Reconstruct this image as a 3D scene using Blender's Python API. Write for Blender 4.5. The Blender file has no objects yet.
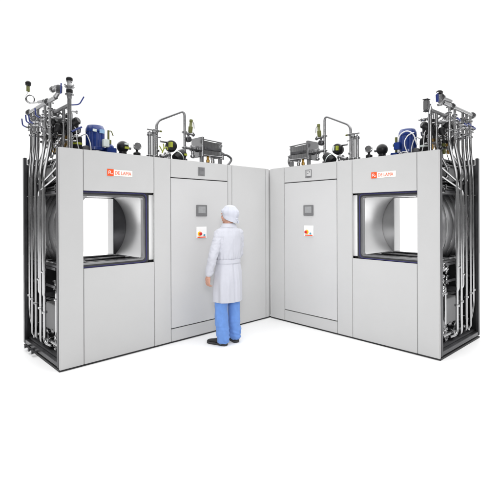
import bpy, bmesh, math, random
from mathutils import Vector, Matrix, noise
R = math.radians
SC = bpy.context.scene
COL = SC.collection
random.seed(7)

# ------------------------------------------------------------------ camera
CAM_H = 1.6
cd = bpy.data.cameras.new('camera')
cam = bpy.data.objects.new('camera', cd)
COL.objects.link(cam)
cam.location = (0, 0, CAM_H)
cam.rotation_euler = (R(90), R(0.25), 0)
cd.sensor_width = 36
cd.lens = 36 * 408 / 500
cd.shift_y = -36 / 500
cd.clip_start = 0.05
cd.clip_end = 300
SC.camera = cam

# ------------------------------------------------------------------ studio light
W = bpy.data.worlds.new('World')
SC.world = W
W.use_nodes = True
nt = W.node_tree
nt.nodes.clear()
wo = nt.nodes.new('ShaderNodeOutputWorld')
bg = nt.nodes.new('ShaderNodeBackground')
tc = nt.nodes.new('ShaderNodeTexCoord')
sx = nt.nodes.new('ShaderNodeSeparateXYZ')
mr = nt.nodes.new('ShaderNodeMapRange')
mr.interpolation_type = 'SMOOTHSTEP'
mr.inputs['From Min'].default_value = -0.25
mr.inputs['From Max'].default_value = 0.30
mr.inputs['To Min'].default_value = 0.16      # dim studio behind the photographer
mr.inputs['To Max'].default_value = 1.06      # white backdrop
nt.links.new(tc.outputs['Generated'], sx.inputs[0])
nt.links.new(sx.outputs['Y'], mr.inputs['Value'])
nt.links.new(mr.outputs[0], bg.inputs['Strength'])
bg.inputs['Color'].default_value = (1, 1, 1, 1)
nt.links.new(bg.outputs[0], wo.inputs[0])


def softbox(name, loc, target, sx_, sy_, power):
    ld = bpy.data.lights.new(name, 'AREA')
    ld.shape = 'RECTANGLE'
    ld.size = sx_
    ld.size_y = sy_
    ld.energy = power
    o = bpy.data.objects.new(name, ld)
    COL.objects.link(o)
    o.location = loc
    d = Vector(target) - Vector(loc)
    o.rotation_euler = d.to_track_quat('-Z', 'Y').to_euler()
    return o


softbox('overhead_softbox', (0, 8, 14), (0, 8, 0), 34, 34, 9000)
softbox('key_softbox', (-3.2, -3.2, 3.6), (0.3, 5, 1.1), 2.6, 3.0, 27)
softbox('fill_softbox', (3.6, -3.0, 3.4), (0.0, 5, 1.1), 2.6, 3.0, 20)
c_ = softbox('corner_lift_light', (0.3, -1.5, 3.2), (0.29, 6.2, 1.0), 1.4, 1.4, 15.5)  # added light that evens out the dimmer panels near the corner
c_.data.spread = R(40)

SC.view_settings.view_transform = 'Standard'
SC.view_settings.look = 'None'
SC.view_settings.exposure = 0
SC.view_settings.gamma = 1

# ------------------------------------------------------------------ materials


def mat(name, col, rough=0.5, metal=0.0, var=0.0, scale=8.0, bump=0.0, bscale=200.0, stretch=None, rvar=0.0, coat=0.0, sheen=0.0, spec=None):
    m = bpy.data.materials.new(name)
    m.use_nodes = True
    n = m.node_tree.nodes
    l = m.node_tree.links
    b = n['Principled BSDF']
    b.inputs['Base Color'].default_value = (*col, 1)
    b.inputs['Roughness'].default_value = rough
    b.inputs['Metallic'].default_value = metal
    if coat:
        b.inputs['Coat Weight'].default_value = coat
        b.inputs['Coat Roughness'].default_value = 0.15
    if sheen:
        b.inputs['Sheen Weight'].default_value = sheen
    if spec is not None:
        b.inputs['Specular IOR Level'].default_value = spec
    if var or bump or rvar:
        t = n.new('ShaderNodeTexCoord')
        mp = n.new('ShaderNodeMapping')
        if stretch:
            mp.inputs['Scale'].default_value = stretch
        l.new(t.outputs['Object'], mp.inputs[0])
        if var or rvar:
            nz = n.new('ShaderNodeTexNoise')
            nz.inputs['Scale'].default_value = scale
            nz.inputs['Detail'].default_value = 5
            l.new(mp.outputs[0], nz.inputs['Vector'])
        if var:
            cr = n.new('ShaderNodeMapRange')
            cr.inputs['From Min'].default_value = 0.3
            cr.inputs['From Max'].default_value = 0.7
            cr.inputs['To Min'].default_value = 1 - var
            cr.inputs['To Max'].default_value = 1 + var
            l.new(nz.outputs['Fac'], cr.inputs[0])
            mx = n.new('ShaderNodeVectorMath')
            mx.operation = 'SCALE'
            mx.inputs[0].default_value = col
            l.new(cr.outputs[0], mx.inputs['Scale'])
            l.new(mx.outputs[0], b.inputs['Base Color'])
        if rvar:
            rr = n.new('ShaderNodeMapRange')
            rr.inputs['From Min'].default_value = 0.3
            rr.inputs['From Max'].default_value = 0.7
            rr.inputs['To Min'].default_value = max(0.02, rough - rvar)
            rr.inputs['To Max'].default_value = rough + rvar
            l.new(nz.outputs['Fac'], rr.inputs[0])
            l.new(rr.outputs[0], b.inputs['Roughness'])
        if bump:
            n2 = n.new('ShaderNodeTexNoise')
            n2.inputs['Scale'].default_value = bscale
            n2.inputs['Detail'].default_value = 3
            l.new(mp.outputs[0], n2.inputs['Vector'])
            bp = n.new('ShaderNodeBump')
            bp.inputs['Strength'].default_value = bump
            bp.inputs['Distance'].default_value = 0.002
            l.new(n2.outputs['Fac'], bp.inputs['Height'])
            l.new(bp.outputs[0], b.inputs['Normal'])
    return m


M = dict(
    floor=mat('white_studio_floor', (0.90, 0.90, 0.90), 0.6, var=0.01, scale=2),
    panel=mat('light_grey_sheet', (0.495, 0.495, 0.495), 0.42, var=0.012, scale=3, bump=0.04, bscale=260, rvar=0.05),
    panel_door=mat('light_grey_door_sheet', (0.515, 0.515, 0.518), 0.40, var=0.012, scale=2.2, bump=0.04, bscale=260, rvar=0.05),
    white_sheet=mat('white_sheet', (0.82, 0.82, 0.82), 0.4, var=0.01),
    seam=mat('seam_rubber', (0.16, 0.16, 0.165), 0.6, var=0.05),
    steel=mat('polished_steel', (0.32, 0.32, 0.325), 0.22, 1.0, var=0.06, scale=4, rvar=0.05),
    bright=mat('bright_steel', (0.44, 0.44, 0.445), 0.18, 1.0, var=0.06, scale=4, rvar=0.05),
    satin=mat('satin_steel', (0.31, 0.31, 0.315), 0.36, 1.0, var=0.08, scale=5, rvar=0.06),
    brushed=mat('brushed_vessel_steel', (0.78, 0.78, 0.785), 0.27, 0.65, var=0.02, scale=3),
    seg_lit=mat('lit_end_plate_steel', (0.46, 0.46, 0.465), 0.4, 0.5, var=0.06, scale=5, rvar=0.05),  # lit tone of the rear plate, brightness put into the colour
    mirror=mat('mirror_steel', (0.80, 0.80, 0.80), 0.16, 1.0, var=0.03, scale=4, rvar=0.04),
    box_paint=mat('service_box_paint', (0.24, 0.24, 0.245), 0.45, var=0.06, scale=6),
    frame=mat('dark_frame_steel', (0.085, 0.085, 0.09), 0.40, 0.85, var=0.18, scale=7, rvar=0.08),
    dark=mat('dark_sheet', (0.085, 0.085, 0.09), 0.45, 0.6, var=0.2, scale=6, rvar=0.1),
    black=mat('black_plastic', (0.012, 0.012, 0.013), 0.38, var=0.2, scale=20, spec=0.25),
    rubber=mat('plinth_black', (0.022, 0.022, 0.023), 0.6, var=0.2, scale=10),
    hose=mat('grey_hose', (0.16, 0.16, 0.165), 0.42, 0.5, var=0.1, scale=20),
    blue=mat('motor_blue', (0.006, 0.030, 0.185), 0.28, var=0.15, scale=10, coat=0.25),
    handle=mat('handle_blue', (0.008, 0.022, 0.16), 0.4, var=0.08),
    gasket=mat('gasket_blue', (0.03, 0.028, 0.13), 0.5, var=0.08),
    lime=mat('lime_label', (0.33, 0.375, 0.03), 0.5, var=0.05),
    olive=mat('olive_cap', (0.13, 0.14, 0.035), 0.45, var=0.1),
    brass=mat('brass', (0.50, 0.30, 0.08), 0.35, 0.9, var=0.15, scale=20),
    label=mat('pale_label', (0.62, 0.68, 0.66), 0.5, var=0.04),
    steelblue=mat('pale_blue_label', (0.25, 0.42, 0.62), 0.5, var=0.04),
    white=mat('white_plastic', (0.80, 0.80, 0.80), 0.4, var=0.01),
    cable=mat('white_cable', (0.75, 0.75, 0.76), 0.45, var=0.02),
    orange=mat('logo_orange', (0.82, 0.085, 0.012), 0.45, var=0.03),
    cream=mat('logo_cream', (0.84, 0.80, 0.76), 0.45, var=0.01),
    lettering=mat('lettering_orange', (0.80, 0.17, 0.08), 0.5, var=0.02),
    hmi=mat('hmi_grey', (0.15, 0.15, 0.155), 0.4, var=0.05),
    screen=mat('screen_grey', (0.28, 0.285, 0.29), 0.22, var=0.06, scale=30),
    emblem=mat('emblem_grey', (0.24, 0.24, 0.245), 0.4, 0.4, var=0.06),
    red=mat('button_red', (0.55, 0.012, 0.012), 0.35, var=0.03),
    yellow=mat('button_yellow', (0.85, 0.52, 0.02), 0.4, var=0.03),
    teal=mat('button_teal', (0.08, 0.28, 0.38), 0.4, var=0.03),
    coat=mat('coat_cotton', (0.44, 0.446, 0.494), 0.85, var=0.015, scale=30, bump=0.25, bscale=420, sheen=0.15),
    capm=mat('cap_cotton', (0.44, 0.453, 0.513), 0.85, var=0.02, scale=30, bump=0.25, bscale=420, sheen=0.15),
    trousers=mat('trouser_blue', (0.115, 0.24, 0.56), 0.85, var=0.06, scale=18, bump=0.3, bscale=380, sheen=0.1),
    skin=mat('skin', (0.47, 0.25, 0.18), 0.5, var=0.05, scale=25, bump=0.06, bscale=300),
    shoe=mat('shoe_black', (0.014, 0.014, 0.015), 0.5, var=0.15, scale=30, bump=0.1),
    sole=mat('shoe_sole', (0.03, 0.03, 0.032), 0.7, var=0.1),
    eye=mat('eye_dark', (0.20, 0.13, 0.10), 0.2, var=0.05),
)

# ------------------------------------------------------------------ mesh helpers


def frame_from(d):
    d = Vector(d).normalized()
    a = Vector((0, 0, 1)) if abs(d.z) < 0.9 else Vector((1, 0, 0))
    u = d.cross(a).normalized()
    return u, d.cross(u).normalized()


class MB:
    """collects shapes in (e, t, z) or local coordinates; built as ONE mesh object"""

    def __init__(self):
        self.v = []
        self.f = []

    def add(self, vs, fs):
        n = len(self.v)
        self.v += [Vector(p) for p in vs]
        self.f += [[i + n for i in f] for f in fs]
        return self

    def box(self, a, b):
        (x0, y0, z0), (x1, y1, z1) = a, b
        return self.add([(x0, y0, z0), (x1, y0, z0), (x1, y1, z0), (x0, y1, z0), (x0, y0, z1), (x1, y0, z1), (x1, y1, z1), (x0, y1, z1)],
                        [(0, 3, 2, 1), (4, 5, 6, 7), (0, 1, 5, 4), (1, 2, 6, 5), (2, 3, 7, 6), (3, 0, 4, 7)])

    def bar(self, p, q, w, h, up=(0, 0, 1)):
        p, q = Vector(p), Vector(q)
        d = (q - p).normalized()
        s = d.cross(Vector(up))
        if s.length < 1e-4:
            s = d.cross(Vector((1, 0, 0)))
        s.normalize()
        n = s.cross(d).normalized()
        vs = []
        for c in (p, q):
            for i, j in ((-1, -1), (1, -1), (1, 1), (-1, 1)):
                vs.append(c + s * i * w / 2 + n * j * h / 2)
        return self.add(vs, [(3, 2, 1, 0), (4, 5, 6, 7), (0, 1, 5, 4), (1, 2, 6, 5), (2, 3, 7, 6), (3, 0, 4, 7)])

    def lathe(self, p, axis, prof, seg=20):
        """prof: list of (radius, height along the axis)"""
        p = Vector(p)
        d = Vector(axis).normalized()
        u, w = frame_from(d)
        vs, fs = [], []
        k = len(prof)
        for r, h in prof:
            for i in range(seg):
                a = 2 * math.pi * i / seg
                vs.append(p + d * h + (u * math.cos(a) + w * math.sin(a)) * max(r, 1e-5))
        for j in range(k - 1):
            for i in range(seg):
                i2 = (i + 1) % seg
                fs.append((j * seg + i, j * seg + i2, (j + 1) * seg + i2, (j + 1) * seg + i))
        fs.append(tuple(range(seg))[::-1])
        fs.append(tuple((k - 1) * seg + i for i in range(seg)))
        return self.add(vs, fs)

    def cyl(self, p, q, r, r2=None, seg=18):
        p, q = Vector(p), Vector(q)
        return self.lathe(p, q - p, [(r, 0), (r if r2 is None else r2, (q - p).length)], seg)

    def ball(self, c, rad, seg=20, rings=12, rot=None):
        c = Vector(c)
        rx, ry, rz = rad if hasattr(rad, '__len__') else (rad,) * 3
        vs, fs = [], []
        for j in range(rings + 1):
            ph = math.pi * j / rings
            for i in range(seg):
                a = 2 * math.pi * i / seg
                v = Vector((rx * max(math.sin(ph), 1e-4) * math.cos(a), ry * max(math.sin(ph), 1e-4) * math.sin(a), rz * math.cos(ph)))
                if rot is not None:
                    v = rot @ v
                vs.append(c + v)
        for j in range(rings):
            for i in range(seg):
                i2 = (i + 1) % seg
                fs.append((j * seg + i, (j + 1) * seg + i, (j + 1) * seg + i2, j * seg + i2))
        fs.append(tuple(range(seg)))
        fs.append(tuple(rings * seg + i for i in range(seg))[::-1])
        return self.add(vs, fs)

    def path(self, pts, fillet, n=6):
        pts = [Vector(p) for p in pts]
        out = [pts[0]]
        for i in range(1, len(pts) - 1):
            a, b, c = pts[i - 1], pts[i], pts[i + 1]
            r = min(fillet, (a - b).length * 0.48, (c - b).length * 0.48)
            p, q = b + (a - b).normalized() * r, b + (c - b).normalized() * r
            for k in range(n + 1):
                s = k / n
                out.append(p * (1 - s) ** 2 + b * 2 * s * (1 - s) + q * s * s)
        out.append(pts[-1])
        return out

    def tube(self, pts, r, fillet=0.05, seg=12, n=6):
        P = self.path(pts, fillet, n) if fillet else [Vector(p) for p in pts]
        rs = r if hasattr(r, '__len__') else [r] * len(P)
        vs, fs = [], []
        u = None
        for i, p in enumerate(P):
            d = (P[min(i + 1, len(P) - 1)] - P[max(i - 1, 0)]).normalized()
            if u is None:
                u, _ = frame_from(d)
            u = (u - d * u.dot(d)).normalized()
            w = d.cross(u)
            for k in range(seg):
                a = 2 * math.pi * k / seg
                vs.append(p + (u * math.cos(a) + w * math.sin(a)) * rs[i])
        for j in range(len(P) - 1):
            for k in range(seg):
                k2 = (k + 1) % seg
                fs.append((j * seg + k, j * seg + k2, (j + 1) * seg + k2, (j + 1) * seg + k))
        fs.append(tuple(range(seg))[::-1])
        fs.append(tuple((len(P) - 1) * seg + k for k in range(seg)))
        return self.add(vs, fs)

    def loft(self, rings):
        """closed rings with equal counts"""
        vs, fs = [], []
        n = len(rings[0])
        for r in rings:
            vs += [Vector(p) for p in r]
        for j in range(len(rings) - 1):
            for k in range(n):
                k2 = (k + 1) % n
                fs.append((j * n + k, j * n + k2, (j + 1) * n + k2, (j + 1) * n + k))
        fs.append(tuple(range(n))[::-1])
        fs.append(tuple((len(rings) - 1) * n + k for k in range(n)))
        return self.add(vs, fs)


WM = {}


def thing(name, label, cat, loc, rz, group=None):
    o = bpy.data.objects.new(name, None)
    COL.objects.link(o)
    o.location = loc
    o.rotation_euler = (0, 0, rz)
    o.empty_display_size = 0.2
    o['label'] = label
    o['category'] = cat
    if group:
        o['group'] = group
    WM[o.name] = Matrix.Translation(loc) @ Matrix.Rotation(rz, 4, 'Z')
    return o


def root_matrix(o):
    while o.parent:
        o = o.parent
    return WM[o.name]


def to_mesh(name, mb, X, bevel=0.0, sharp=35, smooth=True):
    bm = bmesh.new()
    vs = [bm.verts.new(X @ v) for v in mb.v]
    for f in mb.f:
        try:
            bm.faces.new([vs[i] for i in f])
        except ValueError:
            pass
    bmesh.ops.recalc_face_normals(bm, faces=bm.faces)
    if bevel:
        bmesh.ops.bevel(bm, geom=list(bm.edges), offset=bevel, segments=2, affect='EDGES', clamp_overlap=True)
    me = bpy.data.meshes.new(name)
    bm.to_mesh(me)
    bm.free()
    if smooth:
        me.polygons.foreach_set('use_smooth', [True] * len(me.polygons))
        me.set_sharp_from_angle(angle=R(sharp))
    return me


def link(name, me, material, parent):
    o = bpy.data.objects.new(name, me)
    me.materials.append(material)
    COL.objects.link(o)
    if parent is not None:
        o.parent = parent
    return o


# ------------------------------------------------------------------ setting
fl = MB().add([(13 * math.cos(2 * math.pi * k / 96), 7 + 13 * math.sin(2 * math.pi * k / 96), 0) for k in range(96)], [tuple(range(96))])
fo = link('floor', to_mesh('floor', fl, Matrix.Identity(4)), M['floor'], None)
fo['kind'] = 'structure'

# ------------------------------------------------------------------ machine frames
CX, CY = 19.5 / 408 * 6.29, 6.29
nn = math.hypot(432, 408)
UX, UY = 432 / nn, 408 / nn
VX, VY = math.sin(R(45.9)), math.cos(R(45.9))
LEFT = dict(a=Vector((-VX, -VY, 0)), d=Vector((-VY, VX, 0)), E=3.108)
WX, WY = math.sin(R(42.8)), math.cos(R(42.8))
RIGHT = dict(a=Vector((WX, -WY, 0)), d=Vector((WY, WX, 0)), E=2.568)
H = 2.29


class Machine:
    def __init__(self, spec, label, group):
        self.E = spec['E']
        a, d = spec['a'], spec['d']
        org = Vector((CX, CY, 0)) + a * self.E
        # (e, t, z): e runs from the open end towards the corner, t goes in behind the face
        self.X = Matrix(((-a.x, d.x, 0, org.x), (-a.y, d.y, 0, org.y), (0, 0, 1, 0), (0, 0, 0, 1)))
        rz = math.atan2(-a.y, -a.x)
        self.root = thing('sterilizer', label, 'sterilizer', org, rz, group)
        self.left = spec is LEFT

    def part(self, name, mb, m, parent=None, bevel=0.0, sharp=35, label=None):
        p = parent if parent is not None else self.root
        X = root_matrix(self.root).inverted() @ self.X
        o = link(name, to_mesh(name, mb, X, bevel, sharp), M[m], p)
        if label:
            o['label'] = label
        return o

    def text(self, body, size, e, t, z, parent, m, extr=0.0015, width=None):
        """lettering on the face, readable from the front; e = the end where reading starts"""
        cu = bpy.data.curves.new('lettering', 'FONT')
        cu.body = body
        cu.size = size
        cu.extrude = extr
        tmp = bpy.data.objects.new('lettering', cu)
        COL.objects.link(tmp)
        bpy.context.view_layer.update()
        me = bpy.data.meshes.new_from_object(tmp.evaluated_get(bpy.context.evaluated_depsgraph_get()))
        bpy.data.objects.remove(tmp)
        bpy.data.curves.remove(cu)
        xs = [v.co.x for v in me.vertices]
        k = (width / (max(xs) - min(xs))) if width else 1
        sgn = 1 if self.left else -1
        X = root_matrix(self.root).inverted() @ self.X
        x0 = min(xs)
        for v in me.vertices:
            c = v.co.copy()
            v.co = X @ Vector((e + sgn * (c.x - x0) * k, t - c.z, z + c.y))
        bm = bmesh.new()
        bm.from_mesh(me)
        bmesh.ops.recalc_face_normals(bm, faces=bm.faces)
        bm.to_mesh(me)
        bm.free()
        return link('lettering', me, M[m], parent)


def clamp_rings(mb, p, axis, r, h=0.02):
    mb.lathe(p, axis, [(r, -h / 2), (r * 1.0, -h / 4), (r * 0.82, 0), (r, h / 4), (r, h / 2)], 16)


def ferrule(mb, p, axis, r):
    """sanitary clamp joint: two thin flanges with a collar, plus a wing nut"""
    d = Vector(axis).normalized()
    p = Vector(p)
    mb.lathe(p, d, [(r, -0.012), (r * 1.05, -0.010), (r * 1.05, -0.003), (r * 0.9, 0), (r * 1.05, 0.003), (r * 1.05, 0.010), (r, 0.012)], 16)
    u, w = frame_from(d)
    mb.bar(p + u * r * 0.9, p + u * (r * 1.6), 0.010, 0.014, d)


def build_machine(spec, label, group):
    m = Machine(spec, label, group)
    E, L = m.E, m.left
    P = m.part
    pan = dict(bevel=0.0035)
    D = 1.235
    T0, T1 = 0.0, 0.026

    # ---- base and carcass
    P('plinth', MB().box((0.0, 0.014, 0.002), (E + (0.04 if L else -0.002), D - 0.01, 0.021)), 'rubber')
    carc = MB()
    carc.box((0.245, 0.034, 0.026), (E - 0.03, 0.046, 1.02))
    carc.box((0.245, 0.034, 1.862), (1.20, 0.046, 2.27))
    carc.box((1.12, 0.034, 1.03), (E - 0.03, 0.046, 2.27))
    carc.box((1.545, 0.046, 0.034), (1.565, D - 0.03, 2.27))          # inner partition
    P('seam_backing', carc, 'seam')
    fr = MB()
    fr.box((0.0, 0.031, 0.034), (0.035, 0.085, 2.275))                # front post
    fr.box((0.0, D - 0.055, 0.034), (0.032, D, 2.30))                   # rear post
    fr.box((0.004, 0.088, 0.036), (0.045, D - 0.063, 0.085))           # side sill
    fr.box((0.05, D - 0.05, 2.22), (1.52, D - 0.004, 2.285))
    fr.box((0.046, 0.088, 0.036), (0.058, D - 0.063, 0.105))
    fr.box((0.05, 0.60, 0.68), (1.25, 0.64, 0.72))
    P('frame', fr, 'frame', bevel=0.004)
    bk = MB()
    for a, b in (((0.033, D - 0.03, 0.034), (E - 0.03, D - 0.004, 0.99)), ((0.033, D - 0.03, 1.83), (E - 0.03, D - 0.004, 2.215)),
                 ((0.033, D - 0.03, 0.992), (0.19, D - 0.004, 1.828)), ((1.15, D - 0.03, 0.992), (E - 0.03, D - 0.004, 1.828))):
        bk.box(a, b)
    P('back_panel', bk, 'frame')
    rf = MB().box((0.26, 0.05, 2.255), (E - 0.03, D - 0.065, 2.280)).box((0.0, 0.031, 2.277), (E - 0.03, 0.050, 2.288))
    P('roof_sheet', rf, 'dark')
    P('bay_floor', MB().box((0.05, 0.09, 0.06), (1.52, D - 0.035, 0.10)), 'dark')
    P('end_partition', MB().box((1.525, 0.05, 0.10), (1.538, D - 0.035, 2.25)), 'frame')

    # ---- face panels
    P('end_panel', MB().box((0.001, T0, 0.022), (0.2445, T1, H)), 'panel', **pan)
    up = P('upper_panel', MB().box((0.2495, T0, 1.856), (1.0885, T1, H)), 'panel', **pan)
    P('lower_panel', MB().box((0.2495, T0, 0.022), (1.0885, T1, 1.030)), 'panel', **pan)
    P('pillar_panel', MB().box((1.0935, T0, 0.022), (1.3215, T1, H)), 'panel', **pan)
    hp = P('header_panel', MB().box((1.3275, T0, 2.062), (2.2570, T1, H)), 'panel', **pan)
    dp = P('door_panel', MB().box((1.3285, T0, 0.186), (2.2560, T1, 2.050)), 'panel_door', **pan)
    P('kick_panel', MB().box((1.3275, T0, 0.022), (2.2570, T1, 0.174)), 'panel', **pan)
    if L:
        P('trim_strip', MB().box((2.2630, T0, 0.022), (2.3340, T1, H)), 'panel', **pan)
        P('filler_panel', MB().box((2.3395, T0, 0.022), (3.0180, T1, H)), 'panel', **pan)
        P('corner_backing', MB().box((E - 0.06, 0.028, 0.031), (E + 0.05, 0.040, H - 0.01)), 'panel')
        P('corner_post', MB().box((3.0250, T0, 0.022), (3.0940, T1, H)), 'panel', **pan)
    else:
        P('filler_panel', MB().box((2.2630, T0, 0.022), (2.5500, T1, H)), 'panel', **pan)

    # ---- sign on the upper panel
    e0 = 0.506 if L else 0.815
    sg = 1 if L else -1
    zz = 2.030
    lp = P('logo_plate', MB().box((min(e0, e0 + sg * (0.302 if L else 0.318)), -0.003, zz), (max(e0, e0 + sg * (0.302 if L else 0.318)), -0.0005, zz + 0.070)), 'cream', up)
    lb = P('logo_badge', MB().box((min(e0, e0 + sg * 0.075), -0.0052, zz - 0.002), (max(e0, e0 + sg * 0.075), -0.0032, zz + 0.073)), 'orange', up)
    mk = MB()
    for (a, b) in (((0.018, 0.020), (0.018, 0.052)), ((0.018, 0.052), (0.036, 0.052)), ((0.036, 0.052), (0.040, 0.044)), ((0.040, 0.044), (0.036, 0.037)), ((0.036, 0.037), (0.018, 0.037)),
                   ((0.032, 0.037), (0.044, 0.020)), ((0.044, 0.020), (0.058, 0.020)), ((0.058, 0.020), (0.058, 0.030))):
        mk.bar((e0 + sg * a[0], -0.0062, zz + a[1]), (e0 + sg * b[0], -0.0062, zz + b[1]), 0.0014, 0.0062, (0, 1, 0)) if False else \
            mk.cyl((e0 + sg * a[0], -0.0050, zz + a[1]), (e0 + sg * b[0], -0.0050, zz + b[1]), 0.0032, seg=8)
    P('logo_mark', mk, 'white', up)
    m.text('DE LAMA', 0.055, e0 + sg * 0.092, -0.0040, zz + 0.016, up, 'lettering', width=0.195)

    # ---- emblem on the header
    ec = 1.798
    q = 0.056
    P('emblem_plate', MB().box((ec - q, -0.005, 2.106), (ec + q, -0.0005, 2.218)), 'emblem', hp, bevel=0.001)
    em = MB()
    f = lambda a: ec + sg * a
    for a, b, z0, z1 in ((-0.036, 0.044, 2.168, 2.208),) if L else ((-0.046, 0.046, 2.130, 2.210),):
        em.box((min(f(a), f(b)), -0.0065, z0), (max(f(a), f(b)), -0.0052, z1))
    P('emblem_face', em, 'hmi' if L else 'panel', hp)
    es = MB()
    for a, b, z0, z1 in ((-0.030, -0.022, 2.118, 2.212), (-0.022, 0.012, 2.196, 2.204), (-0.022, 0.004, 2.164, 2.172), (-0.022, 0.034, 2.116, 2.124), (0.020, 0.030, 2.176, 2.200)):
        es.box((min(f(a), f(b)), -0.0082, z0), (max(f(a), f(b)), -0.0068, z1))
    P('emblem_mark', es, 'seam' if L else 'hmi', hp)

    # ---- controls on the door
    h = P('control_screen', MB().box((1.712, -0.014, 1.574), (1.884, -0.0005, 1.720)), 'hmi', dp, bevel=0.003)
    P('screen_glass', MB().box((1.738, -0.0165, 1.612), (1.856, -0.0142, 1.702)), 'screen', dp)
    sw = P('switch_plate', MB().box((1.712, -0.012, 1.285), (1.876, -0.0005, 1.436)), 'white', dp, bevel=0.003)
    es_e = 1.712 + 0.045 if L else 1.876 - 0.055
    P('emergency_button', MB().lathe((es_e, -0.013, 1.345), (0, -1, 0), [(0.013, 0), (0.013, 0.018), (0.020, 0.020), (0.020, 0.032), (0.012, 0.037)], 18), 'red', dp)
    P('button_ring', MB().lathe((es_e, -0.0125, 1.345), (0, -1, 0), [(0.030, 0), (0.030, 0.004), (0.025, 0.006)], 22), 'yellow', dp)
    P('push_button', MB().lathe((es_e + (0.075 if L else -0.065), -0.0125, 1.325), (0, -1, 0), [(0.013, 0), (0.013, 0.010), (0.008, 0.012)], 14), 'teal', dp)
    P('warning_strip', MB().box((1.722, -0.0145, 1.291), (1.856, -0.0122, 1.305)), 'orange', dp)

    # ---- loading opening: gasketed frame, added white gap filler, liner
    def rrect(e0_, e1_, z0, z1, r, n=8):
        pts = []
        for cx, cz, a0 in ((e1_ - r, z1 - r, 0), (e0_ + r, z1 - r, 90), (e0_ + r, z0 + r, 180), (e1_ - r, z0 + r, 270)):
            for i in range(n + 1):
                a = R(a0 + 90 * i / n)
                pts.append((cx + r * math.cos(a), cz + r * math.sin(a)))
        return pts

    def ring(mb, o, i, t0, t1):
        n = len(o)
        vs = [(p[0], t0, p[1]) for p in o] + [(p[0], t0, p[1]) for p in i] + [(p[0], t1, p[1]) for p in o] + [(p[0], t1, p[1]) for p in i]
        fs = []
        for k in range(n):
            k2 = (k + 1) % n
            fs += [(k, k2, n + k2, n + k), (2 * n + k, 3 * n + k, 3 * n + k2, 2 * n + k2), (k, 2 * n + k, 2 * n + k2, k2), (n + k, n + k2, 3 * n + k2, 3 * n + k)]
        mb.add(vs, fs)

    df = MB()
    ring(df, rrect(0.04, 1.045, 1.012, 1.868, 0.055), rrect(0.055, 0.990, 1.062, 1.820, 0.040), 0.050, 0.095)
    dfo = P('door_frame', df, 'frame', bevel=0.0)
    fl_ = MB()
    ring(fl_, rrect(0.0565, 0.9885, 1.0635, 1.8185, 0.039), rrect(0.075, 0.968, 1.082, 1.800, 0.028), 0.044, 0.10)
    P('frame_lip', fl_, 'satin', dfo)
    gk = MB()
    o_ = rrect(0.048, 1.014, 1.036, 1.846, 0.05)
    gp = [(p[0], 0.050, p[1]) for p in o_]
    gk.tube(gp + [gp[0]], 0.0065, fillet=0, seg=8)
    P('gasket', gk, 'gasket', dfo)
    P('gap_white_filler', MB().box((1.052, 0.056, 1.055), (1.118, 0.082, 1.835)), 'white_sheet', bevel=0.003)  # added sheet, its white stands in for bright background beyond the gap
    ln = MB()
    ln.box((1.072, 0.112, 1.05), (1.085, 0.205, 1.83))               # jamb next to the pillar
    P('liner_jamb', ln, 'mirror')
    P('liner_ceiling', MB().box((0.10, 0.132, 1.832), (1.098, 1.20, 1.845)), 'satin')
    ft = MB().box((0.10, 0.132, 1.02), (1.098, 1.20, 1.040))
    P('loading_tray', ft, 'frame')
    rl = MB()
    for t in (0.30, 0.62, 0.94):
        rl.cyl((0.16, t, 1.052), (1.06, t, 1.052), 0.014, seg=10)
    rl.bar((0.14, 0.2, 1.05), (0.14, 1.15, 1.05), 0.02, 0.03)
    rl.bar((1.05, 0.2, 1.05), (1.05, 1.15, 1.05), 0.02, 0.03)
    rl.cyl((0.55, 1.05, 1.05), (0.55, 1.05, 1.10), 0.014, seg=8)
    P('roller_rail', rl, 'bright')

    # ---- the round vessel (axis runs from face to back)
    vc = (0.80, 1.43)
    RV = 0.53
    ve = MB()
    n = 96
    prof = [(RV, 0.36), (RV, 1.17), (RV + 0.12, 1.17), (RV + 0.12, 0.36)]
    vs, fs = [], []
    for r, t in prof:
        for k in range(n):
            a = 2 * math.pi * k / n
            vs.append((vc[0] + r * math.cos(a), t, vc[1] + r * math.sin(a)))
    for j in range(4):
        for k in range(n):
            k2 = (k + 1) % n
            fs.append((j * n + k, j * n + k2, ((j + 1) % 4) * n + k2, ((j + 1) % 4) * n + k))
    ve.add(vs, fs)
    vo = P('vessel', ve, 'brushed', sharp=40)
    rb = MB()

    def annulus(mb, r0, r1, t0, t1):
        vs, fs = [], []
        for r, t in ((r0, t0), (r1, t0), (r1, t1), (r0, t1)):
            for k in range(n):
                a = 2 * math.pi * k / n
                vs.append((vc[0] + r * math.cos(a), t, vc[1] + r * math.sin(a)))
        for j in range(4):
            for k in range(n):
                k2 = (k + 1) % n
                fs.append((j * n + k, j * n + k2, ((j + 1) % 4) * n + k2, ((j + 1) % 4) * n + k))
        mb.add(vs, fs)
    for t, r in ((0.45, 0.70), (0.61, 0.705), (0.77, 0.705), (0.93, 0.705), (1.10, 0.705)):
        annulus(rb, RV + 0.1205, r, t, t + 0.020)
    P('vessel_rib', rb, 'bright', vo, sharp=40)

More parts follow.
